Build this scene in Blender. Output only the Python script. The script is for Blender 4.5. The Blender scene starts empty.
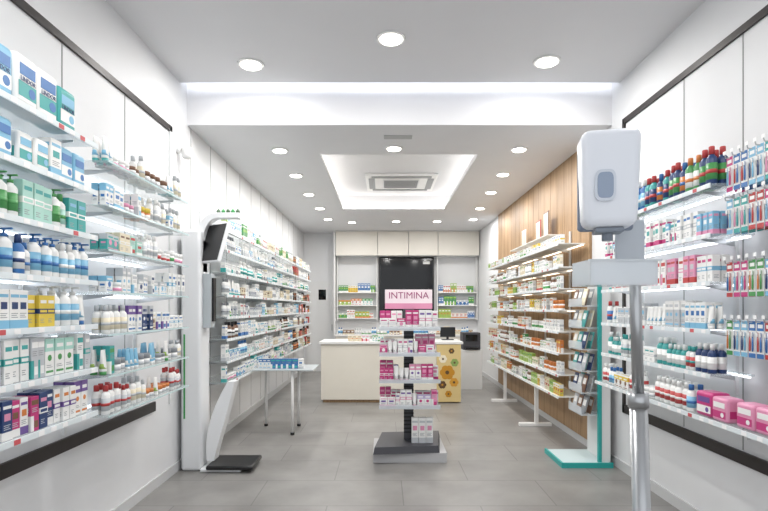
import bpy, bmesh, math, random
from mathutils import Vector, Matrix
random.seed(7)
SC=bpy.context.scene
COL=SC.collection
SC.view_settings.view_transform='Standard'
CAMZ=1.55

# ---------------------------------------------------------------- materials
def lin(h):
    h=h.lstrip('#'); r=[]
    for i in (0,2,4):
        c=int(h[i:i+2],16)/255
        r.append(c/12.92 if c<=.04045 else ((c+.055)/1.055)**2.4)
    return (r[0],r[1],r[2],1)
MC={}
def M(name,hexc,rough=.5,metal=0,emit=0,coat=0):
    if name in MC: return MC[name]
    m=bpy.data.materials.new(name); m.use_nodes=True
    b=m.node_tree.nodes['Principled BSDF']
    b.inputs['Base Color'].default_value=lin(hexc)
    b.inputs['Roughness'].default_value=rough
    b.inputs['Metallic'].default_value=metal
    if emit:
        b.inputs['Emission Color'].default_value=lin(hexc)
        b.inputs['Emission Strength'].default_value=emit
    MC[name]=m; return m
HEX=dict(white='ededeb',offwhite='dedcd4',blue='3a72b0',sky='7fb8d6',navy='27406f',teal='3fa3a0',mint='a6d2c6',
 green='4c9655',lime='9ebd5c',yellow='dcc24c',orange='d07f42',red='b94040',pink='dc93b2',magenta='c03b7b',
 purple='6f5497',brown='7a5945',black='222226',grey='8e9398',silver='bfc3c7',cream='e2d8bf',lilac='b9abd0')
def K(c): return M('plastic_'+c,HEX[c],.38)
def noise_mat(name,h1,h2,scale,rough,bump=0):
    m=bpy.data.materials.new(name); m.use_nodes=True; nt=m.node_tree; b=nt.nodes['Principled BSDF']
    tc=nt.nodes.new('ShaderNodeTexCoord'); n=nt.nodes.new('ShaderNodeTexNoise'); n.inputs['Scale'].default_value=scale
    r=nt.nodes.new('ShaderNodeValToRGB'); r.color_ramp.elements[0].color=lin(h1); r.color_ramp.elements[1].color=lin(h2)
    nt.links.new(tc.outputs['Object'],n.inputs['Vector']); nt.links.new(n.outputs['Fac'],r.inputs['Fac'])
    nt.links.new(r.outputs['Color'],b.inputs['Base Color']); b.inputs['Roughness'].default_value=rough
    return m
WALL=noise_mat('painted_wall','dddee0','e3e4e5',3,.55)
CEIL=noise_mat('ceiling_plaster','dcdcde','e1e1e3',2,.8)
WHITE=M('white_lacquer','ebebea',.35)
SATIN=M('satin_white','dedfdf',.5)
DARK=M('dark_metal','35302f',.45,.3)
CHAR=M('charcoal_paint','434349',.5)
BLACK=M('black_plastic','141416',.3)
GLOSSB=M('black_glass','0b0c0f',.08)
STEEL=M('brushed_steel','b9bbbd',.28,.9)
TEAL=M('teal_plastic','2fa8a3',.4)
GREENM=M('green_acrylic','3f9a55',.4)
LED=M('led_strip','f4f8ff',.5,0,13)
LEDT=M('led_tray','fbf8f2',.5,0,9)
LAMP=M('lamp_disc','fffaf0',.5,0,10)
SEAM=M('panel_seam','9a9b9b',.8)  # plain grey for the seams between wall panels
def floor_mat():
    m=bpy.data.materials.new('grey_floor_tiles'); m.use_nodes=True; nt=m.node_tree; b=nt.nodes['Principled BSDF']
    tc=nt.nodes.new('ShaderNodeTexCoord'); br=nt.nodes.new('ShaderNodeTexBrick')
    br.offset=.5; br.inputs['Scale'].default_value=1.0
    br.inputs['Brick Width'].default_value=1.2; br.inputs['Row Height'].default_value=.6
    br.inputs['Mortar Size'].default_value=.005; br.inputs['Mortar Smooth'].default_value=.2
    br.inputs['Color1'].default_value=lin('8a8886'); br.inputs['Color2'].default_value=lin('83817e'); br.inputs['Mortar'].default_value=lin('6e6c6a')
    n=nt.nodes.new('ShaderNodeTexNoise'); n.inputs['Scale'].default_value=2.5; n.inputs['Detail'].default_value=8
    mx=nt.nodes.new('ShaderNodeMix'); mx.data_type='RGBA'; mx.blend_type='OVERLAY'; mx.inputs[0].default_value=.45
    nt.links.new(tc.outputs['Object'],br.inputs['Vector']); nt.links.new(tc.outputs['Object'],n.inputs['Vector'])
    nt.links.new(br.outputs['Color'],mx.inputs[6]); nt.links.new(n.outputs['Fac'],mx.inputs[7])
    nt.links.new(mx.outputs[2],b.inputs['Base Color']); b.inputs['Roughness'].default_value=.36
    return m
FLOOR=floor_mat()
def wood_mat():
    m=bpy.data.materials.new('oak_planks'); m.use_nodes=True; nt=m.node_tree; b=nt.nodes['Principled BSDF']
    tc=nt.nodes.new('ShaderNodeTexCoord'); mp=nt.nodes.new('ShaderNodeMapping'); mp.inputs['Scale'].default_value=(20,20,.9)
    n=nt.nodes.new('ShaderNodeTexNoise'); n.inputs['Scale'].default_value=1.6; n.inputs['Detail'].default_value=7
    r=nt.nodes.new('ShaderNodeValToRGB'); r.color_ramp.elements[0].position=.25; r.color_ramp.elements[0].color=lin('8e7050'); r.color_ramp.elements[1].position=.8; r.color_ramp.elements[1].color=lin('bd9d78')
    nt.links.new(tc.outputs['Object'],mp.inputs['Vector']); nt.links.new(mp.outputs['Vector'],n.inputs['Vector']); nt.links.new(n.outputs['Fac'],r.inputs['Fac'])
    nt.links.new(r.outputs['Color'],b.inputs['Base Color']); b.inputs['Roughness'].default_value=.5
    return m
WOOD=wood_mat()
def glass_mat(name,tint,mixf,rough=.08):
    m=bpy.data.materials.new(name); m.use_nodes=True; nt=m.node_tree; b=nt.nodes['Principled BSDF']
    b.inputs['Base Color'].default_value=lin(tint); b.inputs['Roughness'].default_value=rough
    t=nt.nodes.new('ShaderNodeBsdfTransparent'); mx=nt.nodes.new('ShaderNodeMixShader'); mx.inputs[0].default_value=mixf
    nt.links.new(t.outputs[0],mx.inputs[1]); nt.links.new(b.outputs[0],mx.inputs[2]); nt.links.new(mx.outputs[0],nt.nodes['Material Output'].inputs['Surface'])
    return m
GLASS=glass_mat('shelf_glass','dcebee',.26)
FROST=glass_mat('frosted_glass','e3eef2',.36,.3)
ACRYL=glass_mat('clear_acrylic','e6edf2',.45)
TRAYM=glass_mat('tray_acrylic','e9eef2',.62)
GEDGE=M('glass_edge','c4dadc',.15)

# ---------------------------------------------------------------- mesh builder
class MB:
    def __init__(s): s.bm=bmesh.new(); s.mats=[]
    def mi(s,m):
        if m not in s.mats: s.mats.append(m)
        return s.mats.index(m)
    def box(s,x0,x1,y0,y1,z0,z1,m,bev=0,seg=2,M4=None,smooth=False):
        bm=s.bm; i=s.mi(m)
        vs=[bm.verts.new((x,y,z)) for z in (z0,z1) for y in (y0,y1) for x in (x0,x1)]
        fs=[bm.faces.new([vs[k] for k in f]) for f in ((0,2,3,1),(4,5,7,6),(0,1,5,4),(2,6,7,3),(0,4,6,2),(1,3,7,5))]
        for f in fs: f.material_index=i
        allv=vs
        if bev:
            es=list({e for f in fs for e in f.edges})
            r=bmesh.ops.bevel(bm,geom=es,offset=bev,segments=seg,profile=.5,affect='EDGES',clamp_overlap=True)
            for f in r['faces']:
                f.material_index=i
                if seg>2: f.smooth=True
            allv=list({v for f in r['faces'] for v in f.verts})
        if M4 is not None:
            for v in allv: v.co=M4@v.co
        return allv
    def loft(s,rings,m,seg=14,cx=0,cy=0,smooth=True,M4=None):
        bm=s.bm; i=s.mi(m); R=[]
        for (rx,ry,z) in rings:
            R.append([bm.verts.new((cx+rx*math.cos(2*math.pi*k/seg),cy+ry*math.sin(2*math.pi*k/seg),z)) for k in range(seg)])
        for a,b in zip(R[:-1],R[1:]):
            for k in range(seg):
                f=bm.faces.new((a[k],a[(k+1)%seg],b[(k+1)%seg],b[k])); f.material_index=i; f.smooth=smooth
        f=bm.faces.new(R[0][::-1]); f.material_index=i
        f=bm.faces.new(R[-1]); f.material_index=i
        if M4 is not None:
            for r in R:
                for v in r: v.co=M4@v.co
    def cyl(s,cx,cy,z0,z1,r,m,seg=16,r1=None,M4=None):
        r1=r if r1 is None else r1
        s.loft([(r,r,z0),(r1,r1,z1)],m,seg,cx,cy,True,M4)
    def rod(s,a,b,r,m,seg=10):
        a=Vector(a); b=Vector(b); d=b-a; q=d.to_track_quat('Z','Y').to_matrix().to_4x4()
        s.loft([(r,r,0),(r,r,d.length)],m,seg,0,0,True,Matrix.Translation(a)@q)
    def prism(s,pts,fn,a0,a1,m,smooth=False):
        bm=s.bm;i=s.mi(m)
        A=[bm.verts.new(fn(u,v,a0)) for u,v in pts]; B=[bm.verts.new(fn(u,v,a1)) for u,v in pts]; n=len(pts)
        fs=[bm.faces.new(A[::-1]),bm.faces.new(B)]
        for k in range(n):
            f=bm.faces.new((A[k],A[(k+1)%n],B[(k+1)%n],B[k])); f.smooth=smooth; fs.append(f)
        for f in fs: f.material_index=i
    def mesh(s,name,shift=None):
        if shift is not None: bmesh.ops.translate(s.bm,vec=-Vector(shift),verts=s.bm.verts)
        bmesh.ops.recalc_face_normals(s.bm,faces=s.bm.faces)
        me=bpy.data.meshes.new(name); s.bm.to_mesh(me); s.bm.free()
        for m in s.mats: me.materials.append(m)
        return me
WP={}
def link(o,world,parent=None,**kw):
    COL.objects.link(o)
    WP[o]=Vector(world)
    if parent is not None:
        o.parent=parent; o.location=Vector(world)-WP[parent]
    else: o.location=world
    for k,v in kw.items(): o[k]=v
    return o
def put(mb,name,origin,parent=None,**kw):
    return link(bpy.data.objects.new(name,mb.mesh(name,origin)),origin,parent,**kw)
def empty(name,origin,**kw):
    o=bpy.data.objects.new(name,None); o.empty_display_size=.05
    return link(o,origin,None,**kw)
def bx(name,x0,x1,y0,y1,z0,z1,m,parent=None,bev=0,**kw):
    mb=MB(); mb.box(x0,x1,y0,y1,z0,z1,m,bev)
    return put(mb,name,((x0+x1)/2,(y0+y1)/2,z0),parent,**kw)
def text_mesh(txt,size,mat,extr=.0008):
    cu=bpy.data.curves.new('txt','FONT'); cu.body=txt; cu.size=size; cu.extrude=extr; cu.align_x='CENTER'; cu.align_y='CENTER'
    o=bpy.data.objects.new('txt',cu); COL.objects.link(o)
    dg=bpy.context.evaluated_depsgraph_get(); me=bpy.data.meshes.new_from_object(o.evaluated_get(dg))
    bpy.data.objects.remove(o); me.materials.clear(); me.materials.append(mat); me.name='lettering'
    return me
ST=dict(kind='structure')

# ---------------------------------------------------------------- room
XL,XR=-1.97,2.28; YB=12.75; YF=-1.2; ZF=3.73; ZR=3.38; D1=5.2
bx('floor',XL-.2,XR+.2,YF,YB+.2,-.1,0,FLOOR,**ST)
mb=MB(); mb.box(XL-.2,XL,YF,YB+.2,0,4.1,WALL); put(mb,'wall_left',(XL,5,0),**ST)
mb=MB(); mb.box(XR,XR+.2,YF,YB+.2,0,4.1,WALL); put(mb,'wall_right',(XR,5,0),**ST)
mb=MB(); mb.box(XL,XR,YB,YB+.2,0,4.1,WALL); put(mb,'wall_back',(0,YB,0),**ST)
mb=MB()
mb.box(XL,XR,YF,5.03,ZF,ZF+.025,CEIL)
mb.box(XL,XR,YF,D1+.12,ZF+.2,ZF+.3,CEIL)
mb.box(XL,XR,D1,D1+.12,ZR,ZF+.2,CEIL)
tx0,tx1,ty0,ty1=-.76,1.12,6.2,9.7
mb.box(XL,XR,D1+.12,ty0,ZR,ZR+.03,CEIL); mb.box(XL,XR,ty1,YB,ZR,ZR+.03,CEIL)
mb.box(XL,tx0,ty0,ty1,ZR,ZR+.03,CEIL); mb.box(tx1,XR,ty0,ty1,ZR,ZR+.03,CEIL)
u=.14; zt=ZR+.3
mb.box(tx0-u,tx1+u,ty0-u,ty1+u,zt,zt+.05,CEIL)
mb.box(tx0-u-.02,tx0-u,ty0-u,ty1+u,ZR+.03,zt,CEIL); mb.box(tx1+u,tx1+u+.02,ty0-u,ty1+u,ZR+.03,zt,CEIL)
mb.box(tx0-u,tx1+u,ty0-u-.02,ty0-u,ZR+.03,zt,CEIL); mb.box(tx0-u,tx1+u,ty1+u,ty1+u+.02,ZR+.03,zt,CEIL)
put(mb,'ceiling',(0,5,ZR),**ST)
mb=MB(); mb.box(XL+.02,XR-.02,4.93,4.96,ZF+.026,ZF+.06,LED)
put(mb,'cove_light_strip',(0,4.95,ZF+.026),label='long white LED strip hidden in the ceiling cove',category='light')
mb=MB()
for (a,b,c,d) in ((tx0-.09,tx0-.06,ty0-.06,ty1+.06),(tx1+.06,tx1+.09,ty0-.06,ty1+.06)):
    mb.box(a,b,c,d,ZR+.031,ZR+.05,LEDT)
for (c,d) in ((ty0-.09,ty0-.06),(ty1+.06,ty1+.09)): mb.box(tx0-.06,tx1+.06,c,d,ZR+.031,ZR+.05,LEDT)
put(mb,'tray_light_strip',(.16,8,ZR+.031),label='warm white LED strip running around the recessed ceiling tray',category='light')
for n,x0,x1 in (('baseboard_left',XL,XL+.015),('baseboard_right',XR-.015,XR)):
    bx(n,x0,x1,YF,YB,0,.09,M('skirting_grey','c9cacb',.5),**ST)
t=.05
mb=MB(); zt2,zb2,ye=3.22,.67,4.8
mb.box(XL,XL+.018,YF,ye,zt2-t,zt2,DARK); mb.box(XL,XL+.018,ye-t,ye,zb2,zt2,SATIN); mb.box(XL,XL+.018,YF,ye-.35,zb2,zb2+.08,DARK)
put(mb,'trim_1',(XL,2,2),**ST)
mb=MB(); zt2,zb2,ye=3.34,.56,4.94
mb.box(XR-.018,XR,YF,ye,zt2-t,zt2,DARK); mb.box(XR-.018,XR,ye-.04,ye,zb2,zt2,DARK); mb.box(XR-.018,XR,YF,ye,zb2,zb2+.08,DARK)
put(mb,'trim_2',(XR,2,2),**ST)
mb=MB()
for y in (2.55,3.18,3.95): mb.box(XL,XL+.003,y-.004,y+.004,.82,3.17,SEAM)
for y in (5.3,5.9,6.5,7.1,7.7,8.3,8.9,9.5,10.1,10.7,11.3,11.9): mb.box(XL,XL+.003,y-.003,y+.003,.1,ZR,SEAM)
put(mb,'trim_3',(XL,3,0),**ST)
mb=MB()
for y in (2.7,3.3,3.95): mb.box(XR-.003,XR,y-.004,y+.004,.65,3.29,SEAM)
put(mb,'trim_4',(XR,3,0),**ST)
mb=MB(); mb.box(XR-.03,XR-.001,5.7,10.25,.09,ZR-.002,WOOD)
for k in range(0,16): 
    y=5.96+k*.268; mb.box(XR-.0315,XR-.029,y-.003,y+.003,.09,ZR-.002,M('oak_gap','7b6148',.8))
put(mb,'wall_cladding',(XR,8,.09),**ST)

# downlights
mbf=MB(); mbf.loft([(.135,.135,-.012),(.14,.14,0)],WHITE,28); ringme=mbf.mesh('downlight')
mbf=MB(); mbf.loft([(.105,.105,-.018),(.11,.11,-.0125)],LAMP,28); discme=mbf.mesh('lamp_disc')
def downlight(x,y,z,s=1,e=20):
    o=bpy.data.objects.new('downlight',ringme); o.scale=(s,s,1)
    link(o,(x,y,z-.001),None,label='round white recessed ceiling downlight, switched on',category='ceiling light',group='recessed ceiling downlights')
    d=bpy.data.objects.new('diffuser',discme); d.parent=o; COL.objects.link(d)
    l=bpy.data.lights.new('lamp','AREA'); l.shape='DISK'; l.size=.18; l.energy=e; l.color=(1,.98,.955)
    lo=bpy.data.objects.new('lamp',l); lo.parent=o; lo.location=(0,0,-.03); COL.objects.link(lo)
def from_px(px,py,H): 
    D=520*H/(308-py); return (px-384)*D/520,D
EF,ER=20,14
for px,py in ((391,38),(251,64),(547,61)):
    x,y=from_px(px,py,ZF-CAMZ); downlight(x,y,ZF,.85,EF)
downlight(-1.2,1.6,ZF,.9,EF); downlight(1.4,1.6,ZF,.9,EF); downlight(.06,2.4,ZF,.9,EF)
for px,py in ((280,150),(394,148),(519,149),(296,175),(503,174),(309,194),(491,192),(320,208),(480,208),(396,221),(328,219),(473,219),(352,222),(437,221)):
    x,y=from_px(px,py,ZR-CAMZ); downlight(x,y,ZR,.7,ER)

# AC cassette
E=empty('air_conditioner',(.28,8.75,zt),label='white square ceiling cassette air conditioner with slatted grille',category='air conditioner')
mb=MB(); mb.box(-.3,.86,8.2,9.3,zt-.04,zt,WHITE,.015); put(mb,'housing',(.28,8.75,zt-.04),E)
mb=MB(); 
mb.box(-.02,.58,8.47,9.03,zt-.05,zt-.0405,SATIN,.004)
for k in range(9): mb.box(0,.56,8.5+k*.058,8.52+k*.058,zt-.056,zt-.0505,M('grille_grey','8b8d8f',.6))
put(mb,'grille',(.28,8.75,zt-.05),E)
for (a,b,c,d) in ((-.2,.76,8.25,8.35),(-.2,.76,9.15,9.25),(-.25,-.15,8.4,9.1),(.71,.81,8.4,9.1)):
    bx('air_flap',a,b,c,d,zt-.05,zt-.0405,M('flap_grey','9d9fa1',.5),E)

mb=MB(); mb.box(.0,.3,5.5,5.62,ZR-.006,ZR-.001,M('vent_grey','b6b7b7',.7)); put(mb,'ceiling_vent',(.15,5.56,ZR-.006),label='small grey slot vent set in the white ceiling',category='vent')
E=empty('security_camera',(XL,4.95,3.03),label='small white wall mounted security camera',category='security camera')
mb=MB(); mb.cyl(0,0,0,.05,.03,WHITE,M4=Matrix.Translation((XL,4.95,3.05))@Matrix.Rotation(math.pi/2,4,'Y')); put(mb,'mount',(XL,4.95,3.03),E)
mb=MB(); mb.loft([(.01,.01,2.97),(.035,.035,2.975),(.045,.045,3.0),(.045,.045,3.07),(.03,.03,3.09)],WHITE,16,XL+.09,4.95); put(mb,'dome',(XL+.09,4.95,2.97),E)

# ---------------------------------------------------------------- products
PC={}
LBL=dict(carton='cardboard product carton',bottle='plastic bottle',pump_bottle='plastic pump bottle',tube='cream tube standing on its cap',jar='low cosmetic jar',spray_can='slim spray can',soft_pack='soft plastic pack of pads')
def proto(kind,w,d,h,c1,c2,c3,style=0):
    key=(kind,round(w,3),round(d,3),round(h,3),c1,c2,c3,style)
    if key in PC: return PC[key]
    def build(body=True,cap=True):
        mb=MB(); e=.0006
        a,b,c=K(c1),K(c2),K(c3); r=w/2; ry=d/2
        g=K('grey') if c1 not in('black','navy','purple','magenta','brown') else K('silver')
        if kind=='carton':
            mb.box(-r,r,-ry,ry,0,h,a,.0015,1)
            def lines(z0,n,x0=-.7,x1=.6):
                for q in range(n): mb.box(r*x0,r*(x1-.25*(q%2)),-ry-e*.8,-ry,z0+q*h*.05,z0+q*h*.05+h*.018,g); 
                for q in range(n): mb.box(-r-e*.8,-r,-ry*.6,ry*(.6-.3*(q%2)),z0+q*h*.05,z0+q*h*.05+h*.018,g); mb.box(r,r+e*.8,-ry*.6,ry*(.6-.3*(q%2)),z0+q*h*.05,z0+q*h*.05+h*.018,g)
            if style==0:
                mb.box(-r-e,r+e,-ry-e,ry+e,.001,h*.22,b); mb.box(-r*.6,r*.6,-ry-e,-ry,h*.5,h*.68,c); mb.box(-r*.8,r*.8,-ry-e,-ry,h*.8,h*.88,b)
                mb.box(-r-e,-r,-ry*.7,ry*.7,h*.78,h*.88,b); mb.box(r,r+e,-ry*.7,ry*.7,h*.78,h*.88,b); lines(h*.28,3)
            elif style==1:
                mb.box(-r-e,r+e,-ry-e,ry+e,h*.66,h*.999,b); mb.box(-r*.7,r*.7,-ry-2*e,-ry,h*.76,h*.86,a); mb.box(-r*.8,r*.8,-ry-e,-ry,h*.08,h*.14,c); lines(h*.22,2)
                mb.loft([(r*.45,r*.45,0),(r*.45,r*.45,e)],c,10,0,0,False,Matrix.Translation((0,-ry,h*.48))@Matrix.Rotation(math.pi/2,4,'X'))
                mb.box(-r-e,-r,-ry*.6,ry*.6,h*.38,h*.5,c); mb.box(r,r+e,-ry*.6,ry*.6,h*.38,h*.5,c)
            elif style==2:
                mb.box(-r-e,r+e,-ry-e,ry+e,h*.42,h*.58,b); mb.box(-r*.8,r*.8,-ry-2*e,-ry,h*.46,h*.54,a); lines(h*.14,3,-.7,.2); mb.box(-r*.7,r*.7,-ry-e,-ry,h*.75,h*.85,c)
            else:
                mb.box(-r*.85,r*.85,-ry-e,-ry,h*.76,h*.9,c); lines(h*.56,3); mb.box(-r-e,-r*.3,-ry-e,ry+e,.001,h*.45,b); mb.box(-r*.2,r*.8,-ry-e,-ry,h*.1,h*.3,c)
                mb.box(r,r+e,-ry*.8,ry*.8,.001,h*.4,b)
        elif kind in('bottle','pump_bottle','spray_can'):
            sh=.72 if kind!='spray_can' else .8
            if body:
                mb.loft([(r*.9,ry*.9,0),(r,ry,.005),(r,ry,h*sh*.93),(r*.82,ry*.85,h*sh),(r*.42,r*.42,h*(sh+.06)),(r*.4,r*.4,h*(sh+.08))],a,14)
                mb.loft([(r+e,ry+e,h*.14),(r+e,ry+e,h*.56)],b,14); mb.loft([(r+2*e,ry+2*e,h*.3),(r+2*e,ry+2*e,h*.4)],c,14)
            if cap:
                if kind=='pump_bottle':
                    mb.cyl(0,0,h*(sh+.08),h*.88,r*.42,c,12); mb.cyl(0,0,h*.88,h*.96,r*.13,c,8)
                    mb.box(-r*.18,r*.18,-r*1.1,r*.4,h*.96,h,c,.002,1)
                elif kind=='spray_can':
                    mb.loft([(r*.85,r*.85,h*(sh+.02)),(r*.85,r*.85,h*.97),(r*.7,r*.7,h)],c,14)
                else:
                    mb.loft([(r*.5,r*.5,h*(sh+.07)),(r*.48,r*.48,h*.98),(r*.42,r*.42,h)],c,14)
        elif kind=='tube':
            if cap: mb.cyl(0,0,0,h*.14,r*.72,c,14,r*.78)
            if body:
                mb.loft([(r*.78,r*.78,h*.14),(r*.86,r*.8,h*.17),(r*.92,r*.62,h*.5),(r,r*.15,h*.93),(r,r*.06,h)],a,14)
                mb.loft([(r*.89,r*.76,h*.25),(r*.935,r*.62,h*.45)],b,14)
        elif kind=='jar':
            if body: mb.loft([(r*.9,r*.9,0),(r*.97,r*.97,.004),(r*.97,r*.97,h*.6)],a,16); mb.loft([(r*.985,r*.985,h*.15),(r*.985,r*.985,h*.45)],b,16)
            if cap: mb.loft([(r,r,h*.6),(r,r,h*.96),(r*.94,r*.94,h)],c,16)
        elif kind=='soft_pack':
            mb.box(-r,r,-ry,ry,0,h,a,min(w,d,h)*.16,3); gg=.0008
            mb.box(-r*.8,r*.8,-ry-gg,-ry,h*.16,h*.45,b); mb.box(-r*.7,r*.7,-ry-2*gg,-ry,h*.58,h*.8,c); mb.box(-r-gg,-r,-ry*.7,ry*.7,h*.2,h*.5,b); mb.box(r,r+gg,-ry*.7,ry*.7,h*.2,h*.5,b)
            mb.loft([(h*.1,h*.1,0),(h*.1,h*.1,2*gg)],c,14,0,0,False,Matrix.Translation((r*.4,-ry,h*.3))@Matrix.Rotation(math.pi/2,4,'X'))
        return mb
    p=dict(kind=kind,w=w,d=d,h=h,full=build().mesh(kind),c=(c1,c2,c3))
    if kind in('bottle','pump_bottle','spray_can','tube','jar'):
        p['body']=build(True,False).mesh(kind); p['cap']=build(False,True).mesh('cap')
    p['label']=(f"{c1} {LBL[kind]} with {c2} band" if kind in('carton','soft_pack') else f"{c1} {LBL[kind]}, {c2} label, {c3} cap")
    PC[key]=p; return p
SZ=dict(carton=[(.05,.05,.165),(.07,.045,.13),(.06,.05,.18),(.08,.05,.1),(.045,.04,.14)],
 bottle=[(.055,.05,.18),(.05,.045,.15),(.065,.05,.19)],pump_bottle=[(.06,.055,.19),(.07,.06,.2)],
 tube=[(.055,.05,.16),(.05,.045,.14)],jar=[(.07,.07,.065),(.08,.08,.09)],spray_can=[(.045,.045,.17),(.05,.05,.2)],
 soft_pack=[(.2,.13,.22),(.16,.12,.16)])
ITEMS=[]
def add_item(p,x,y,z,rz,where,parts=False,tilt=None):
    M4=Matrix.Translation((x,y,z))@Matrix.Rotation(rz,4,'Z')
    if tilt is not None: M4=M4@tilt
    ITEMS.append(dict(p=p,m=M4,d=math.hypot(x,y),where=where,parts=parts))
def pick(spec,hmax,scale=1):
    kind,c1,c2,c3=spec[:4]
    sz=SZ[kind] if len(spec)<5 else [spec[4]]
    w,d,h=random.choice(sz); w*=scale; d*=scale; h*=scale
    if h>hmax: h=hmax
    return proto(kind,round(w,3),round(d,3),round(h,3),c1,c2,c3,random.choice((0,1,2,3)) if kind=='carton' else 0)
def fill(side,xe,y0,y1,z,specs,where,hmax=.2,runs=(2,4),scale=1,parts=False,inset=.015,back=False,skip=.03):
    y=y0; rz=math.pi/2 if side<0 else -math.pi/2
    while y<y1-.03:
        p=pick(random.choice(specs),hmax,scale)
        for _ in range(random.randint(*runs)):
            if y+p['w']+.004>y1: y=y1; break
            y+=p['w']/2+.0025
            x=xe+side*(inset+p['d']/2+random.uniform(0,.02))
            add_item(p,x,y,z,rz+random.uniform(-.03,.03),where,parts)
            if back and abs(xe)+inset+2*p['d']+.06<abs(XL if side<0 else XR)-.02:
                add_item(p,x+side*(p['d']+.008),y,z,rz,where,False)
            y+=p['w']/2+.0025
        if random.random()<skip*5: y+=random.uniform(.01,skip*2)
def fill_x(x0,x1,y,z,specs,where,hmax=.2,runs=(2,3),scale=1,parts=False,gap=.004):
    x=x0
    while x<x1-.02:
        p=pick(random.choice(specs),hmax,scale)
        for _ in range(random.randint(*runs)):
            if x+p['w']+gap>x1: x=x1; break
            x+=p['w']/2+gap/2
            add_item(p,x,y+random.uniform(0,.008),z,random.uniform(-.02,.02),where,parts)
            x+=p['w']/2+gap/2

# ---------------------------------------------------------------- shelving
RAILW=M('price_rail_white','dfe7ea',.35)
TAG=M('price_tag_white','f4f4f4',.5); TAGR=M('price_tag_red','c9575c',.5)
def shelving(name,label,side,xe,y0,y1,zs,board=GLASS,tags=True,th=.012,uprights=None,edge=GEDGE,rail=True,led=0,up=.2):
    xw=(XL+.022 if side<0 else XR-.034)
    E=empty(name,(xw,(y0+y1)/2,min(zs)),label=label,category='wall shelves')
    ups=uprights or [y0+.12,y1-.12]
    for y in ups:
        bx('upright_rail',min(xw,xw-side*.02),max(xw,xw-side*.02),y-.012,y+.012,min(zs)-.15,max(zs)+up,SATIN,E)
    for z in zs:
        xa,xb=sorted((xe,xw-side*.021))
        bx('shelf',xa,xb,y0,y1,z-th,z-.0005,board,E)
        if rail:
            mb=MB(); x1,x2=sorted((xe-side*.0005,xe-side*.006)); mb.box(x1,x2,y0,y1,z-.026,z+.002,RAILW if tags else edge)
            if tags:
                y=y0+.04
                while y<y1-.06:
                    xx=xe-side*.0062; a,b=sorted((xx,xx-side*.0015)); mb.box(a,b,y,y+.04,z-.024,z-.002,TAG if random.random()>.1 else TAGR); y+=random.choice((.09,.12,.16))
            put(mb,'price_rail',(xe,(y0+y1)/2,z-.03),E)
        else:
            bx('shelf_edge',*sorted((xe-side*.0005,xe-side*.003)),y0,y1,z-th,z-.0005,edge,E)
        for y in ups:
            mb=MB(); pts=[(xw-side*.021,z-th-.001),(xw-side*.021,z-.06),(xe+side*.06,z-th-.01),(xe+side*.06,z-th-.001)]
            mb.prism(pts,lambda u,v,a:(u,a,v),y-.003,y+.003,STEEL); put(mb,'bracket',(xw,y,z-.06),E)
        if led:
            x1,x2=sorted((xw-side*.03,xw-side*.045)); bx('light_strip',x1,x2,y0+.02,y1-.02,z-th-.012,z-th-.001,M('shelf_led_warm','fff1dc',.5,0,2.2) if led==1 else M('shelf_led_white','f6f9ff',.5,0,3.5),E)
    return E
# --- left near section A
zA=[.98,1.22,1.46,1.70,1.95,2.20,2.46]
shelving('shelving_unit','frosted glass wall shelves stocked with baby and hygiene products',-1,-1.60,1.7,2.9,zA,board=FROST,uprights=[2.0,2.78],led=2)
wA={0:[('carton','purple','magenta','white',(.06,.05,.17)),('carton','black','orange','cream',(.06,.05,.17)),('carton','magenta','white','brown',(.055,.05,.16)),('carton','navy','white','pink',(.06,.05,.17)),('carton','white','purple','orange')],
 1:[('carton','white','teal','teal',(.055,.05,.19)),('carton','white','mint','green',(.07,.05,.18)),('carton','silver','teal','white',(.05,.05,.19)),('carton','white','silver','teal',(.06,.05,.17))],
 2:[('carton','yellow','navy','white',(.06,.05,.15)),('pump_bottle','white','sky','white'),('carton','white','sky','navy',(.06,.05,.17)),('tube','white','sky','blue'),('carton','white','silver','blue')],
 3:[('bottle','blue','white','navy'),('bottle','white','silver','blue'),('pump_bottle','white','sky','blue'),('carton','teal','white','white',(.06,.05,.17)),('bottle','white','teal','green'),('bottle','white','sky','white')],
 4:[('pump_bottle','white','green','green'),('bottle','white','mint','green'),('carton','teal','white','sky',(.07,.05,.17)),('carton','mint','white','teal',(.07,.05,.18)),('pump_bottle','white','sky','white')],
 5:[('soft_pack','sky','white','blue',(.11,.12,.17)),('soft_pack','white','teal','sky',(.1,.12,.15)),('jar','white','sky','white',(.09,.09,.13)),('carton','white','sky','teal',(.08,.06,.18))],
 6:[('soft_pack','sky','white','blue',(.16,.14,.22)),('soft_pack','teal','white','sky',(.15,.14,.21)),('soft_pack','sky','blue','white',(.15,.14,.2)),('soft_pack','white','teal','blue',(.15,.14,.23))]}
for i,z in enumerate(zA):
    fill(-1,-1.60,1.95,2.89,z,wA[i],'front edge of the left wall shelves',hmax=.2 if i<6 else .23,parts=True,back=(i<5),runs=(1,3) if i<5 else (1,2),skip=.02)
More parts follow.
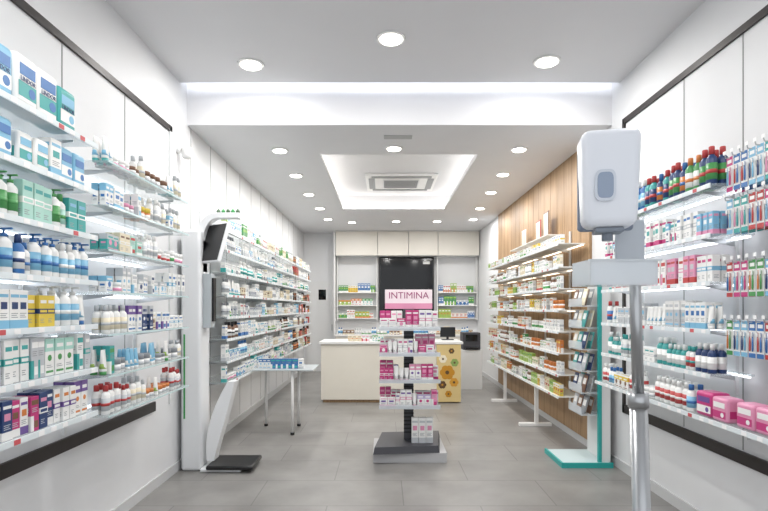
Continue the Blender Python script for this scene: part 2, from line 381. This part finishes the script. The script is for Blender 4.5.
# --- left glass section B
zB=[.93,1.16,1.40,1.645,1.89,2.145,2.40]
shelving('shelving_unit','clear glass wall shelves with mixed skincare products',-1,-1.58,2.98,4.2,zB,tags=False,rail=False,uprights=[3.15,4.05],led=2)
mix1=[('carton','white','teal','silver'),('carton','white','silver','sky'),('tube','white','sky','teal'),('bottle','white','cream','silver'),('jar','white','pink','white'),('carton','silver','white','navy'),('bottle','white','silver','white'),('carton','cream','white','brown'),('tube','white','lime','green'),('carton','white','sky','blue')]
rowsB=[[('tube','white','lime','white'),('jar','white','silver','orange'),('bottle','white','silver','red'),('carton','white','silver','teal')],
 [('carton','white','lime','teal'),('carton','teal','white','green'),('tube','sky','white','white'),('jar','white','silver','grey')],
 [('carton','white','purple','blue'),('bottle','black','white','grey'),('bottle','brown','cream','white'),('carton','navy','silver','white')],
 [('carton','white','silver','blue'),('carton','white','sky','silver'),('carton','white','silver','navy')],
 [('jar','white','green','white',(.08,.08,.1)),('carton','mint','white','red'),('jar','white','red','white'),('carton','teal','silver','pink')],
 [('jar','white','teal','white',(.075,.075,.11)),('jar','orange','white','yellow',(.07,.07,.09)),('tube','white','red','white'),('jar','white','silver','pink'),('bottle','white','silver','white')],
 [('jar','white','yellow','yellow',(.07,.07,.09)),('tube','white','silver','red'),('carton','white','navy','silver'),('jar','white','silver','brown')]]
for i,z in enumerate(zB): fill(-1,-1.58,3.0,4.17,z,rowsB[i]+random.sample(mix1,3),'glass wall shelf',hmax=.17,parts=True,scale=.92,skip=.03,back=True,runs=(1,3))
# --- rear left
zL=[.78,1.0,1.23,1.46,1.69,1.92,2.15,2.36]
for y0,y1 in ((5.35,7.4),(7.45,9.5),(9.55,11.5)):
    shelving('shelving_unit','glass wall shelves with white price rails and many cartons',-1,-1.62,y0,y1,zL,tags=True)
rl=[[('carton','white','teal','blue'),('carton','white','grey','black')],[('carton','white','silver','orange'),('bottle','white','sky','blue'),('carton','white','silver','teal')],
 [('bottle','brown','white','black'),('carton','white','blue','silver'),('tube','white','teal','teal')],[('carton','white','silver','red'),('bottle','white','silver','grey'),('carton','sky','white','white')],
 [('bottle','white','silver','grey'),('carton','cream','brown','brown'),('carton','white','silver','white')],[('carton','white','green','silver'),('bottle','white','teal','white'),('carton','white','grey','grey')],
 [('carton','white','silver','silver'),('bottle','white','silver','grey'),('tube','white','silver','blue')],[('carton','green','white','lime'),('carton','white','silver','red'),('carton','white','lime','teal')]]
far=[('carton','red','brown','orange'),('carton','brown','orange','cream'),('bottle','brown','orange','black'),('carton','brown','black','orange')]
for i,z in enumerate(zL):
    for (y0,y1) in ((5.37,7.38),(7.47,9.48),(9.57,11.48)):
        fill(-1,-1.62,y0,y1,z,rl[i]+random.sample(mix1,3)+(far if y0>9 else []),'long glass wall shelf',hmax=.17,runs=(2,5))
# --- rear right
zR=[.57,.81,1.05,1.29,1.53,1.77,2.01,2.27]
RU=[]
WSB=M('white_shelf_board','e6e6e2',.4)
for y0,y1 in ((5.75,7.7),(7.75,9.75)):
    E=shelving('shelving_unit','white edged shelves on an oak wall full of remedies',1,1.93,y0,y1,zR,board=WSB,tags=True,led=1,uprights=[y0+.5,y1-.5])
    RU.append(E)
warm=[('carton','white','orange','green'),('carton','orange','white','yellow'),('carton','white','green','lime'),('bottle','brown','white','white'),('carton','yellow','white','red'),('jar','white','green','white',(.06,.06,.1)),('carton','cream','red','orange'),('jar','white','orange','orange',(.06,.06,.11)),('carton','white','yellow','blue'),('carton','lime','white','green'),('carton','white','silver','orange'),('carton','cream','white','green'),('bottle','white','silver','white')]
for i,z in enumerate(zR):
    for (y0,y1) in ((5.77,7.68),(7.77,9.73)):
        fill(1,1.93,y0,y1,z,random.sample(warm,6)+[('carton','white','silver','silver'),('carton','white','silver','green')],'shelf on the oak wall',hmax=.14 if i<7 else .1,runs=(2,4),skip=.08)
for (a,b,E) in ((6.6,7.69,RU[0]),(7.76,8.5,RU[1])):
    bx('ledge',2.06,2.222,a,b,2.473,2.485,WSB,E)
for (y,h,c) in ((6.9,.34,'brown'),(7.25,.28,'red'),(8.0,.26,'white')):
    E=empty('display_card',(2.16,y,2.4855),label=f'{c} upright promotional display card standing on the top shelf',category='display card',group='display cards above the oak wall shelves')
    bx('backing_board',2.15,2.158,y-.11,y+.11,2.4855,2.4855+h,K(c),E); bx('printed_panel',2.1455,2.1495,y-.09,y+.09,2.505,2.465+h,K('cream'),E)
bx('support_leg',1.985,2.03,6.83,6.87,.04,.555,WHITE,RU[0]); bx('support_foot',1.78,2.2,6.81,6.89,0,.0395,WHITE,RU[0],bev=.004)
bx('support_leg',1.985,2.03,8.6,8.64,.04,.555,WHITE,RU[1]); bx('support_foot',1.78,2.2,8.58,8.66,0,.0395,WHITE,RU[1],bev=.004)
# --- right front shelves
zF=[1.15,1.42,1.71,2.0,2.30]
shelving('shelving_unit','clear glass wall shelves with dental care products',1,1.96,3.12,4.68,zF,tags=True,uprights=[3.3,4.5],led=2)  # light strips under these shelves are added to brighten the wall behind
shelving('shelving_unit','long low glass shelf with rows of toiletries',1,1.93,2.2,4.75,[.89],tags=True,uprights=[2.4,3.2,4.6],up=.02)
rf=[[('bottle','teal','white','white'),('bottle','white','silver','teal'),('bottle','sky','white','white'),('carton','white','silver','teal'),('bottle','white','red','teal'),('bottle','navy','white','white')],
 [('carton','white','sky','blue'),('bottle','white','blue','red'),('tube','white','sky','white'),('carton','silver','white','sky')],
 [('carton','white','pink','red'),('carton','white','sky','magenta'),('carton','pink','red','silver'),('tube','white','pink','teal')],
 [('carton','white','sky','navy'),('carton','sky','pink','white'),('carton','white','magenta','teal'),('carton','white','lime','sky'),('carton','white','silver','blue')],
 [('bottle','navy','green','red',(.07,.06,.24)),('bottle','green','white','orange',(.065,.06,.23)),('bottle','blue','sky','white',(.07,.06,.24)),('bottle','navy','orange','blue',(.065,.06,.22)),('bottle','teal','navy','red',(.07,.06,.23))]]
for i,z in enumerate(zF): fill(1,1.96,3.15,4.65,z,rf[i],'glass wall shelf of dental care',hmax=.2 if i<4 else .25,runs=(1,4) if i<4 else (1,2),parts=True,back=True,scale=1)
fill(1,1.93,3.3,4.72,.8905,[('carton','white','magenta','red'),('bottle','white','red','white'),('carton','white','yellow','brown'),('bottle','white','sky','blue'),('jar','white','silver','white')],'low glass wall shelf',hmax=.17,parts=True,back=True,runs=(1,3))
fill(1,1.93,2.3,3.28,.8905,[('soft_pack','magenta','white','purple',(.16,.12,.15)),('soft_pack','magenta','teal','white',(.15,.12,.16)),('soft_pack','pink','magenta','white',(.14,.11,.14))],'low glass wall shelf',runs=(1,2))
# --- hanging toothbrush packs
def tb_mesh(c1,c2):
    mb=MB(); mb.box(-.026,.026,-.001,.001,-.205,0,K('white'))
    mb.box(-.026,.026,-.0016,-.001,-.055,-.002,K(c1)); mb.box(-.026,.026,-.0016,-.001,-.205,-.18,K(c1))
    mb.box(-.018,.018,-.0022,-.0016,-.04,-.02,K('white'))
    for dx,c in ((-.011,c2),(.011,c1)):
        mb.loft([(.003,.003,-.17),(.005,.004,-.16),(.005,.004,-.12),(.0028,.0025,-.09)],K(c),8,dx,-.007)
        mb.box(dx-.005,dx+.005,-.0095,-.006,-.09,-.064,K(c),.0015,1); mb.box(dx-.004,dx+.004,-.016,-.0095,-.088,-.066,K('white'))
    return mb.mesh('toothbrush_pack')
TB=[(tb_mesh(a,b),a,b) for a,b in (('blue','red'),('teal','pink'),('magenta','sky'),('sky','navy'),('red','blue'),('green','orange'))]
for zi,zt3 in enumerate((2.42,2.17,1.80,1.46)):
    E=empty('hook_rail',(XR-.02,2.72,zt3),label='grey metal wall bar with display hooks',category='hook rail',group='display hook rails')
    bx('bar',XR-.03,XR-.0185,2.25,3.08,zt3+.0,zt3+.03,STEEL,E)
    y=2.31; j=0
    while y<3.07:
        me,c1,c2=TB[((j//2)*2+zi+(j//5))%6]; j+=1
        mb=MB(); mb.rod((XR-.03,y,zt3+.012),(XR-.27,y,zt3+.012),.003,STEEL,6); mb.rod((XR-.27,y,zt3+.012),(XR-.275,y,zt3+.03),.003,STEEL,6); mb.box(XR-.278,XR-.275,y-.012,y+.012,zt3+.03,zt3+.05,TAG); put(mb,'hook',(XR-.03,y,zt3+.012),E)
        for k in range(3):
            o=bpy.data.objects.new('toothbrush_pack',me); o.rotation_euler=(0,0,-math.pi/2)
            link(o,(XR-.245+k*.045,y,zt3+.02),None,label=f'{c1} and white blister card with two toothbrushes hanging on a hook',category='toothbrush',group='toothbrush packs on wall hooks')
        y+=.0625

# ---------------------------------------------------------------- centre display stand
cx,cy=.26,5.5
E=empty('display_stand',(cx,cy,0),label='dark grey four tier promotional display stand with a printed header',category='display stand')
mb=MB(); hw=.37
mb.box(cx-hw,cx+hw,cy-.3,cy+.3,0,.1,M('stand_plinth','b9b9bb',.5),.004); put(mb,'plinth',(cx,cy,0),E)
mb=MB(); mb.loft([(.52,.42,.101),(.50,.40,.17)],CHAR,4,0,0,False,Matrix.Translation((cx,cy,0))@Matrix.Rotation(math.pi/4,4,'Z')); put(mb,'base',(cx,cy,.101),E)
mb=MB(); mb.box(cx-.05,cx+.05,cy-.04,cy+.04,.171,1.54,CHAR,.004); 
for k in range(30): mb.box(cx-.052,cx+.052,cy-.041,cy-.0405,.24+k*.04,.255+k*.04,BLACK)
put(mb,'post',(cx,cy,.171),E)
tz=[.55,.81,1.08,1.34]
SS=M('stand_shelf','75777d',.4)
for z in tz:
    mb=MB(); 
    mb.box(cx-.31,cx+.31,cy-.26,cy-.041,z-.012,z,SS); mb.box(cx-.31,cx+.31,cy+.041,cy+.26,z-.012,z,SS)
    mb.box(cx-.31,cx-.051,cy-.041,cy+.041,z-.012,z,SS); mb.box(cx+.051,cx+.31,cy-.041,cy+.041,z-.012,z,SS)
    put(mb,'shelf',(cx,cy,z-.012),E)
    mb=MB(); mb.box(cx-.31,cx+.31,cy-.264,cy-.2605,z-.02,z+.022,ACRYL); put(mb,'front_lip',(cx,cy-.26,z-.02),E)
HP=M('header_pink','f1e3e7',.5)
mb=MB(); mb.box(cx-.25,cx+.25,cy-.005,cy+.005,1.541,1.745,HP,.002); H=put(mb,'header_sign',(cx,cy,1.541),E,label='pale pink header board with lettering')
mb=MB(); mb.box(cx-.25,cx+.25,cy-.0065,cy-.0055,1.541,1.6,K('pink')); put(mb,'header_stripe',(cx,cy,1.541),H)
tm=text_mesh('INTIMINA',.098,M('sign_plum','9a3c70',.5)); to=bpy.data.objects.new('lettering',tm); to.rotation_euler=(math.pi/2,0,0); link(to,(cx,cy-.0062,1.68),H)
pk=[('carton','white','magenta','pink'),('carton','magenta','white','pink'),('carton','magenta','pink','white'),('carton','pink','white','magenta'),('carton','white','lilac','magenta'),('carton','white','pink','purple'),('tube','white','silver','magenta'),('carton','white','silver','magenta')]
for k,z in enumerate(tz):
    fill_x(cx-.305,cx+.305,cy-.215,z+.0002,pk,'promotional display stand tier',hmax=.2,scale=1.05 if k==3 else .95,parts=False,runs=(1,2))
    fill_x(cx-.305,cx-.06,cy-.1,z+.0002,pk,'promotional display stand tier',hmax=.2,scale=1.1)
    fill_x(cx+.06,cx+.305,cy-.1,z+.0002,pk,'promotional display stand tier',hmax=.2,scale=1.1)
fill_x(cx+.02,cx+.26,cy-.17,.1705,[('carton','white','silver','pink',(.07,.05,.26)),('carton','offwhite','white','magenta',(.065,.05,.22))],'display stand base',hmax=.28)

# ---------------------------------------------------------------- counter
E=empty('service_counter',(.12,8.9,0),label='long white pharmacy service counter with pale oak plinth',category='counter')
bx('body',-1.03,1.26,8.5,9.2,.05,.96,M('counter_white','e6e1d5',.35),E,bev=.004)
bx('countertop',-1.06,1.29,8.46,9.24,.961,1.0,WHITE,E,bev=.004)
bx('plinth',-1.0,1.23,8.54,9.16,0,.049,WOOD,E)
E=empty('promotional_panel',(1.07,8.48,.0),label='golden yellow floral promotional panel leaning at the counter front',category='poster')
bx('board',.86,1.25,8.47,8.494,.02,.955,M('poster_cream','dcc48a',.5),E)
GD=M('poster_gold','c48a22',.45); BR=M('poster_brown','5f4528',.5)
RX=Matrix.Rotation(math.pi/2,4,'X')
for (px,pz,r,m) in ((1.03,.5,.13,GD),(.95,.3,.07,BR),(1.14,.34,.08,M('poster_orange','d59a35',.5)),(.96,.72,.07,M('poster_white','efe6cf',.5)),(1.15,.66,.07,M('poster_green','8aa45a',.5)),(1.05,.15,.06,GD),(1.1,.85,.05,BR)):
    mb=MB()
    for k in range(6):
        a=k*math.pi/3; mb.loft([(r*.45,r*.45,0),(r*.45,r*.45,.0015+k*.0002)],m,12,0,0,False,Matrix.Translation((px+r*.5*math.cos(a),8.4695,pz+r*.5*math.sin(a)))@RX)
    mb.loft([(r*.25,r*.25,0),(r*.25,r*.25,.003)],BR if m is not BR else GD,12,0,0,False,Matrix.Translation((px,8.4695,pz))@RX)
    put(mb,'printed_flower',(px,8.47,pz),E)
def monitor(x,y,z,rz=0):
    E=empty('computer_monitor',(x,y,z),label='black flat computer monitor on a stand on the counter',category='monitor')
    bx('stand_base',x-.1,x+.1,y-.07,y+.07,z,z+.012,BLACK,E); bx('neck',x-.02,x+.02,y-.01,y+.02,z+.0121,z+.12,BLACK,E)
    bx('screen_housing',x-.13,x+.13,y-.035,y-.0105,z+.05,z+.22,BLACK,E,bev=.004)
monitor(1.1,9.0,1.0005)
E=empty('card_terminal',(.75,8.62,1.0005),label='small black card payment terminal on the counter',category='payment terminal')
bx('terminal_body',.71,.79,8.55,8.69,1.0005,1.04,BLACK,E,bev=.006); bx('keypad',.725,.775,8.56,8.62,1.0405,1.046,K('grey'),E)
fill_x(-.6,-.22,8.62,1.0005,[('carton','white','red','pink'),('carton','cream','orange','brown')],'service counter',hmax=.1,scale=.9)
fill_x(-.2,.0,8.6,1.0005,[('carton','white','green','teal'),('jar','white','brown','brown')],'service counter',hmax=.1,scale=.9)

# ---------------------------------------------------------------- back wall cabinetry
yc=12.3
WU=[(-1.15,-.15),(-.15,.58),(.58,1.28),(1.28,2.26)]
CABM=M('cabinet_front','dedad1',.4)
for a,b in WU:
    E=empty('upper_cabinet',((a+b)/2,yc+.2,2.8),label='plain white handleless cabinet mounted up to the ceiling',category='cabinet',group='upper cabinets on the back wall')
    bx('body',a+.003,b-.003,yc+.02,YB-.001,2.8,3.379,SATIN,E); bx('door',a+.008,b-.008,yc,yc+.019,2.795,3.36,CABM,E)
for a,b in WU:
    E=empty('base_cabinet',((a+b)/2,yc+.2,0),label='white base cabinet against the back wall',category='cabinet',group='base cabinets on the back wall')
    bx('body',a+.003,b-.003,yc+.0,YB-.003,0,.88,SATIN,E); 
    for k in range(3): bx('drawer',a+.008,b-.008,yc-.02,yc-.0005,.08+k*.265,.335+k*.265,CABM,E)
bx('worktop',-1.15,2.26,yc-.04,YB-.003,.881,.92,WHITE,label='white worktop along the back wall',category='worktop')
E=empty('dark_glass_panel',(.56,YB-.02,1.3),label='large black glossy glass panel in place of a dark mirrored passage on the back wall',category='screen')  # dark glass panel built in place of a mirrored passage
bx('frame',-.12,1.22,YB-.06,YB-.002,1.25,2.79,BLACK,E); bx('glass',-.09,1.19,YB-.066,YB-.0605,1.28,2.76,GLOSSB,E)
bx('printed_label',.95,1.12,YB-.069,YB-.0665,2.62,2.69,K('white'),E)
for a,b in ((-1.12,-.18),(1.3,2.24)):
    E=empty('back_shelf_unit',((a+b)/2,YB-.1,1.3),label='white backed open shelves with small medicine cartons',category='wall shelves',group='open shelves on the back wall')
    for z in (1.31,1.62,1.93):
        bx('shelf',a,b,YB-.2,YB-.003,z-.02,z-.0005,WHITE,E)
    for x in (a-.02,b): bx('side_panel',x+.0002,x+.0198,YB-.2,YB-.003,1.25,2.79,WHITE,E)
    for z in (1.31,1.62,1.93):
        fill_x(a+.02,b-.02,YB-.12,z,[('carton','green','white','lime'),('carton','white','green','teal'),('carton','yellow','white','orange'),('carton','lime','orange','white'),('carton','white','orange','red'),('carton','blue','white','white')],'open shelf on the back wall',hmax=.22,scale=1.2,runs=(2,4))
fill_x(-1.1,2.2,12.42,.9205,[('carton','white','silver','grey'),('bottle','white','sky','blue'),('carton','cream','brown','orange'),('jar','white','green','white'),('carton','brown','cream','white')],'worktop at the back',hmax=.19,scale=1.1,runs=(1,3))
E=empty('cash_machine',(1.67,10.1,0),label='low grey cabinet with a black automatic cash machine on top',category='cash machine')
bx('cabinet',1.47,1.87,9.9,10.3,0,.75,SATIN,E); bx('machine_body',1.5,1.84,9.92,10.25,.751,1.08,CHAR,E,bev=.01); bx('screen',1.56,1.78,9.905,9.9195,.92,1.04,GLOSSB,E); bx('tray',1.55,1.79,9.86,9.9195,.76,.8,BLACK,E)
bx('door_1',-1.9,-1.2,YB-.03,YB-.001,0,2.2,SATIN,**ST)
mb=MB(); mb.box(-1.6,-1.42,YB-.034,YB-.0305,1.75,2.0,GLOSSB); mb.box(-1.28,-1.26,YB-.06,YB-.0305,1.0,1.15,STEEL); put(mb,'door_2',(-1.5,YB-.03,1.75),**ST)
bx('trim_5',-1.19,-1.155,yc,YB-.001,0,ZR-.002,SATIN,**ST)

# ---------------------------------------------------------------- body scale (left)
E=empty('weighing_scale',(-1.7,5.0,0),label='tall white pharmacy weighing and height measuring machine with black platform',category='weighing scale')
WG=M('scale_white','e8eaec',.3)
mb=MB()
mb.box(-1.93,-1.74,4.93,5.2,.0,2.3,WG,.03,4)
put(mb,'column',(-1.83,5.06,0),E)
mb=MB(); mb.box(-1.739,-1.35,4.9,5.25,0,.03,WG,.01); put(mb,'foot',(-1.5,5.1,0),E)
mb=MB(); mb.box(-1.67,-1.23,4.86,5.25,.0305,.07,BLACK,.015,3); put(mb,'platform',(-1.43,5.08,.0305),E)
mb=MB(); pts=[]; inner=[]
for k in range(11):
    a=math.pi*k/20; inner.append((-1.62-.14*math.cos(a)+.02,2.2+.22*math.sin(a))); pts.append((-1.62-.22*math.cos(a)+.02,2.2+.27*math.sin(a)))
poly=[(-1.82,1.9)]+pts+[(-1.4,2.47),(-1.4,2.42)]+inner[::-1]+[(-1.74,1.9)]
mb.prism(poly,lambda u,v,a:(u,a,v),5.0,5.12,WG); put(mb,'measuring_arm',(-1.7,5.06,1.9),E)
mb=MB()
for k in range(5): 
    mb.loft([(.01,.02,2.471),(.022,.025,2.49),(.004,.006,2.515)],GREENM if k%2 else M('leaf_dark','4d6b50',.5),8,-1.61+k*.047,5.06)
put(mb,'leaf_emblem',(-1.5,5.06,2.47),E)
T=Matrix.Translation((-1.62,4.98,2.17))@Matrix.Rotation(.95,4,'Z')@Matrix.Rotation(.3,4,'Y')
mb=MB(); mb.box(-.02,.02,-.15,.15,-.2,.2,WG,.01,2,M4=T); mb.box(.0205,.024,-.135,.135,-.185,.185,BLACK,M4=T@Matrix.Scale(-1,4,(1,0,0))); mb.box(.0205,.024,-.135,.135,-.185,.185,BLACK,M4=T); put(mb,'touch_screen',(-1.62,4.98,2.0),E)
bx('keypad_panel',-1.7385,-1.66,4.99,5.1,1.36,1.88,M('panel_grey','b9c0c4',.4),E,bev=.004)
bx('card_reader',-1.6595,-1.64,5.01,5.08,1.42,1.84,BLACK,E)
bx('green_stripe',-1.9,-1.885,4.925,4.9295,.5,1.3,GREENM,E)
mb=MB(); out=[];inn=[]
for k in range(13):
    a=k/12; z=.08+.76*a; x=-1.67+.2*a**1.6; wd=.035+.035*math.sin(math.pi*a); out.append((x+wd,z)); inn.append((x-wd,z))
mb.prism(out+inn[::-1],lambda u,v,a:(u,a,v),5.0,5.14,WG); put(mb,'curved_support',(-1.6,5.07,.08),E)

# ---------------------------------------------------------------- folding table left
E=empty('side_table',(-1.3,6.6,0),label='narrow grey side table with slim white legs beside the shelves',category='table')
bx('table_top',-1.6,-.86,6.3,6.9,.785,.8,M('table_grey','b9c0c3',.3),E,bev=.003)
for x,y in ((-1.12,6.36),(-1.55,6.84),(-1.12,6.84)):
        mb=MB(); mb.cyl(x,y,.03,.784,.018,WHITE); mb.cyl(x,y,0,.03,.026,BLACK); put(mb,'leg',(x,y,0),E)
fill_x(-1.55,-.95,6.45,.8005,[('carton','white','blue','sky'),('carton','blue','white','teal'),('carton','white','silver','blue')],'side table',hmax=.12)

# ---------------------------------------------------------------- teal brochure stand right
E=empty('leaflet_stand',(2.0,5.3,0),label='tall white floor stand with teal side panels and product pockets',category='display stand')
bx('base',1.74,2.2,5.05,5.55,.0,.045,M('stand_base_grey','c6d6d8',.4),E,bev=.004); 
mb=MB(); mb.box(1.72,2.22,5.03,5.049,0,.05,TEAL); mb.box(1.72,1.739,5.05,5.57,0,.05,TEAL); put(mb,'base_edge',(1.95,5.05,0),E)
bx('back_panel',2.15,2.19,5.1,5.5,.046,1.8,SATIN,E)
bx('side_panel',2.125,2.21,5.075,5.0995,.046,1.82,WHITE,E); bx('teal_edge',2.09,2.1245,5.07,5.0995,.046,1.80,TEAL,E)
LC=['grey','brown','silver','navy','teal','cream']
for k in range(6):
    z=.5+k*.215
    mb=MB(); mb.box(1.95,2.149,5.12,5.48,z-.012,z,ACRYL); mb.box(1.945,1.95,5.12,5.48,z-.012,z+.07,ACRYL); put(mb,'pocket',(2.03,5.3,z-.012),E)
    for j in range(3):
        for q in range(2):
            y=5.18+j*.12
            R=Matrix.Translation((1.975+q*.06,y,z+.0008))@Matrix.Rotation(.25,4,'Y')
            mb=MB(); mb.box(-.003,.003,-.05,.05,0.001,.17,K(LC[(k+j+q)%6]),M4=R); mb.box(-.0036,-.003,-.035,.035,.08,.14,K('white'),M4=R)
            put(mb,'leaflet',(1.975+q*.06,y,z+.0008),None,label=f"{LC[(k+j+q)%6]} printed leaflet in a clear pocket",category='leaflet',group='leaflets in the teal stand')

# ---------------------------------------------------------------- hand sanitiser stand
PYY=1.26
E=empty('sanitizer_dispenser',(.655,PYY,0),label='white hand sanitizer dispenser on a chrome pole with drip tray',category='dispenser')
mb=MB(); mb.loft([(.17,.17,0),(.17,.17,.008),(.16,.16,.014)],STEEL,32,.655,PYY); put(mb,'base_plate',(.655,PYY,0),E)
mb=MB(); mb.rod((.655,PYY,.014),(.616,PYY,1.33),.021,STEEL,20); mb.rod((.6165,PYY,1.31),(.6158,PYY,1.345),.024,STEEL,20); put(mb,'lower_pole',(.655,PYY,.014),E)
mb=MB(); mb.rod((.616,PYY,1.34),(.604,PYY,1.77),.0135,STEEL,20); put(mb,'upper_pole',(.616,PYY,1.345),E)
mb=MB(); xa,xb,ya,yb,za,zb=.445,.59,1.12,1.23,1.6,1.655
mb.box(xa,xb,ya,yb,za,za+.005,TRAYM)
mb.box(xa,xb,ya,ya+.003,za+.005,zb,TRAYM); mb.box(xa,xb,yb-.003,yb,za+.005,zb,TRAYM); mb.box(xa,xa+.003,ya+.003,yb-.003,za+.005,zb,TRAYM); mb.box(xb-.003,xb,ya+.003,yb-.003,za+.005,zb,TRAYM)
mb.box(xa-.006,xb+.006,ya-.006,ya,zb-.004,zb,TRAYM)
put(mb,'drip_tray',(.5,1.17,za),E)
mb=MB(); mb.box(.55,.62,1.235,1.243,1.62,1.76,M('bracket_grey','bcc2c9',.35),.003); put(mb,'bracket_plate',(.58,1.24,1.62),E)
CRz=(.507,1.19,1.729); h=.211
Rz=Matrix.Translation(CRz)@Matrix.Rotation(-.22,4,'Z')
mb=MB(); vs=mb.box(-.062,.062,-.075,.015,0,h,M('dispenser_white','eceff5',.28),.02,5)
for v in vs:
    tt=v.co.z/h; k=.88+.12*min(1,tt*1.6) ; v.co.x*=k; v.co.y=v.co.y*(k if v.co.y<0 else 1)
for v in vs: v.co=Rz@v.co
for f in mb.bm.faces: f.smooth=True
put(mb,'dispenser_cover',CRz,E)
mb=MB(); vs=mb.box(-.058,.064,.0155,.035,.0,h-.006,M('dispenser_back','7f8898',.4),.008,3,M4=Rz); put(mb,'back_plate',(.507,1.21,1.73),E)
def fnw(u,v,a): return Rz@Vector((u,a,v))
def se(a,rx,rz_,zc=.086,xc=-.014): 
    c,s=math.cos(a),math.sin(a); return (rx*math.copysign(abs(c)**.5,c)+xc,zc+rz_*math.copysign(abs(s)**.5,s))
mb=MB(); mb.prism([se(2*math.pi*k/28,.0215,.034) for k in range(28)],fnw,-.0765,-.0715,M('window_rim','d5dbe4',.3)); mb.prism([se(2*math.pi*k/28,.0165,.028) for k in range(28)],fnw,-.0772,-.0766,M('window_grey','98a6bb',.15)); put(mb,'level_window',tuple(Rz@Vector((-.012,-.076,.09))),E)
mb=MB(); mb.cyl(0,-.02,-.028,0,.012,M('nozzle_grey','7d8590',.4),14,M4=Rz); mb.box(-.03,.03,-.05,.0,-.012,-.001,M('nozzle_grey','7d8590',.4),.003,M4=Rz); put(mb,'nozzle',(.507,1.17,1.705),E)

# ---------------------------------------------------------------- emit products
bykind={}
for it in ITEMS: bykind.setdefault(it['p']['kind'],[]).append(it)
for kind,L in bykind.items():
    L.sort(key=lambda i:i['d'])
    for it in L[:300]:
        p=it['p']; o=bpy.data.objects.new(kind,p['body'] if (it['parts'] and 'body' in p) else p['full'])
        COL.objects.link(o); o.matrix_world=it['m']
        o['label']=p['label']; o['category']={'carton':'box','soft_pack':'package','spray_can':'can','pump_bottle':'bottle'}.get(kind,kind); o['group']=kind.replace('_',' ')+'s, '+it['where']
        if it['parts'] and 'cap' in p:
            c=bpy.data.objects.new('cap',p['cap']); c.parent=o; COL.objects.link(c)
    rest=L[300:]
    if rest:
        V=[];F=[];MI=[];SM=[];mats=[]
        for it in rest:
            me=it['p']['full']; b=len(V); mm=[]
            for m in me.materials:
                if m not in mats: mats.append(m)
                mm.append(mats.index(m))
            V.extend([tuple(it['m']@v.co) for v in me.vertices])
            for f in me.polygons: F.append([b+i for i in f.vertices]); MI.append(mm[f.material_index]); SM.append(f.use_smooth)
        me=bpy.data.meshes.new(kind+'_stock'); me.from_pydata(V,[],F)
        for m in mats: me.materials.append(m)
        me.polygons.foreach_set('material_index',MI); me.polygons.foreach_set('use_smooth',SM); me.update()
        o=bpy.data.objects.new(kind+'_stock',me); COL.objects.link(o)
        o['kind']='stuff'; o['label']=f'rows of distant small {kind.replace("_"," ")}s filling the rear shelves'; o['category']='products'
print('ITEMS',{k:len(v) for k,v in bykind.items()})

lm=text_mesh('LINDOR',.028,K('navy'))
for o in [o for o in COL.objects if o.name.startswith('soft_pack') and o.type=='MESH' and 'stock' not in o.name]:
    if o.location.z>2.4 and o.location.x<0:
        d=max(v.co.y for v in o.data.vertices); hh=max(v.co.z for v in o.data.vertices)
        t=bpy.data.objects.new('lettering',lm); t.parent=o; t.rotation_euler=(math.pi/2,0,0); t.location=(0,-d-.003,hh*.5); COL.objects.link(t)

# ---------------------------------------------------------------- world + camera
w=bpy.data.worlds.new('World'); SC.world=w; w.use_nodes=True
bg=w.node_tree.nodes['Background']; bg.inputs[0].default_value=(.93,.96,1,1); bg.inputs[1].default_value=1.15
cam=bpy.data.cameras.new('Camera'); co=bpy.data.objects.new('Camera',cam); COL.objects.link(co)
co.location=(0,0,CAMZ); co.rotation_euler=(math.pi/2,0,0)
cam.sensor_width=36; cam.lens=520/768*36; cam.shift_y=52.5/768; cam.clip_start=.05
SC.camera=co
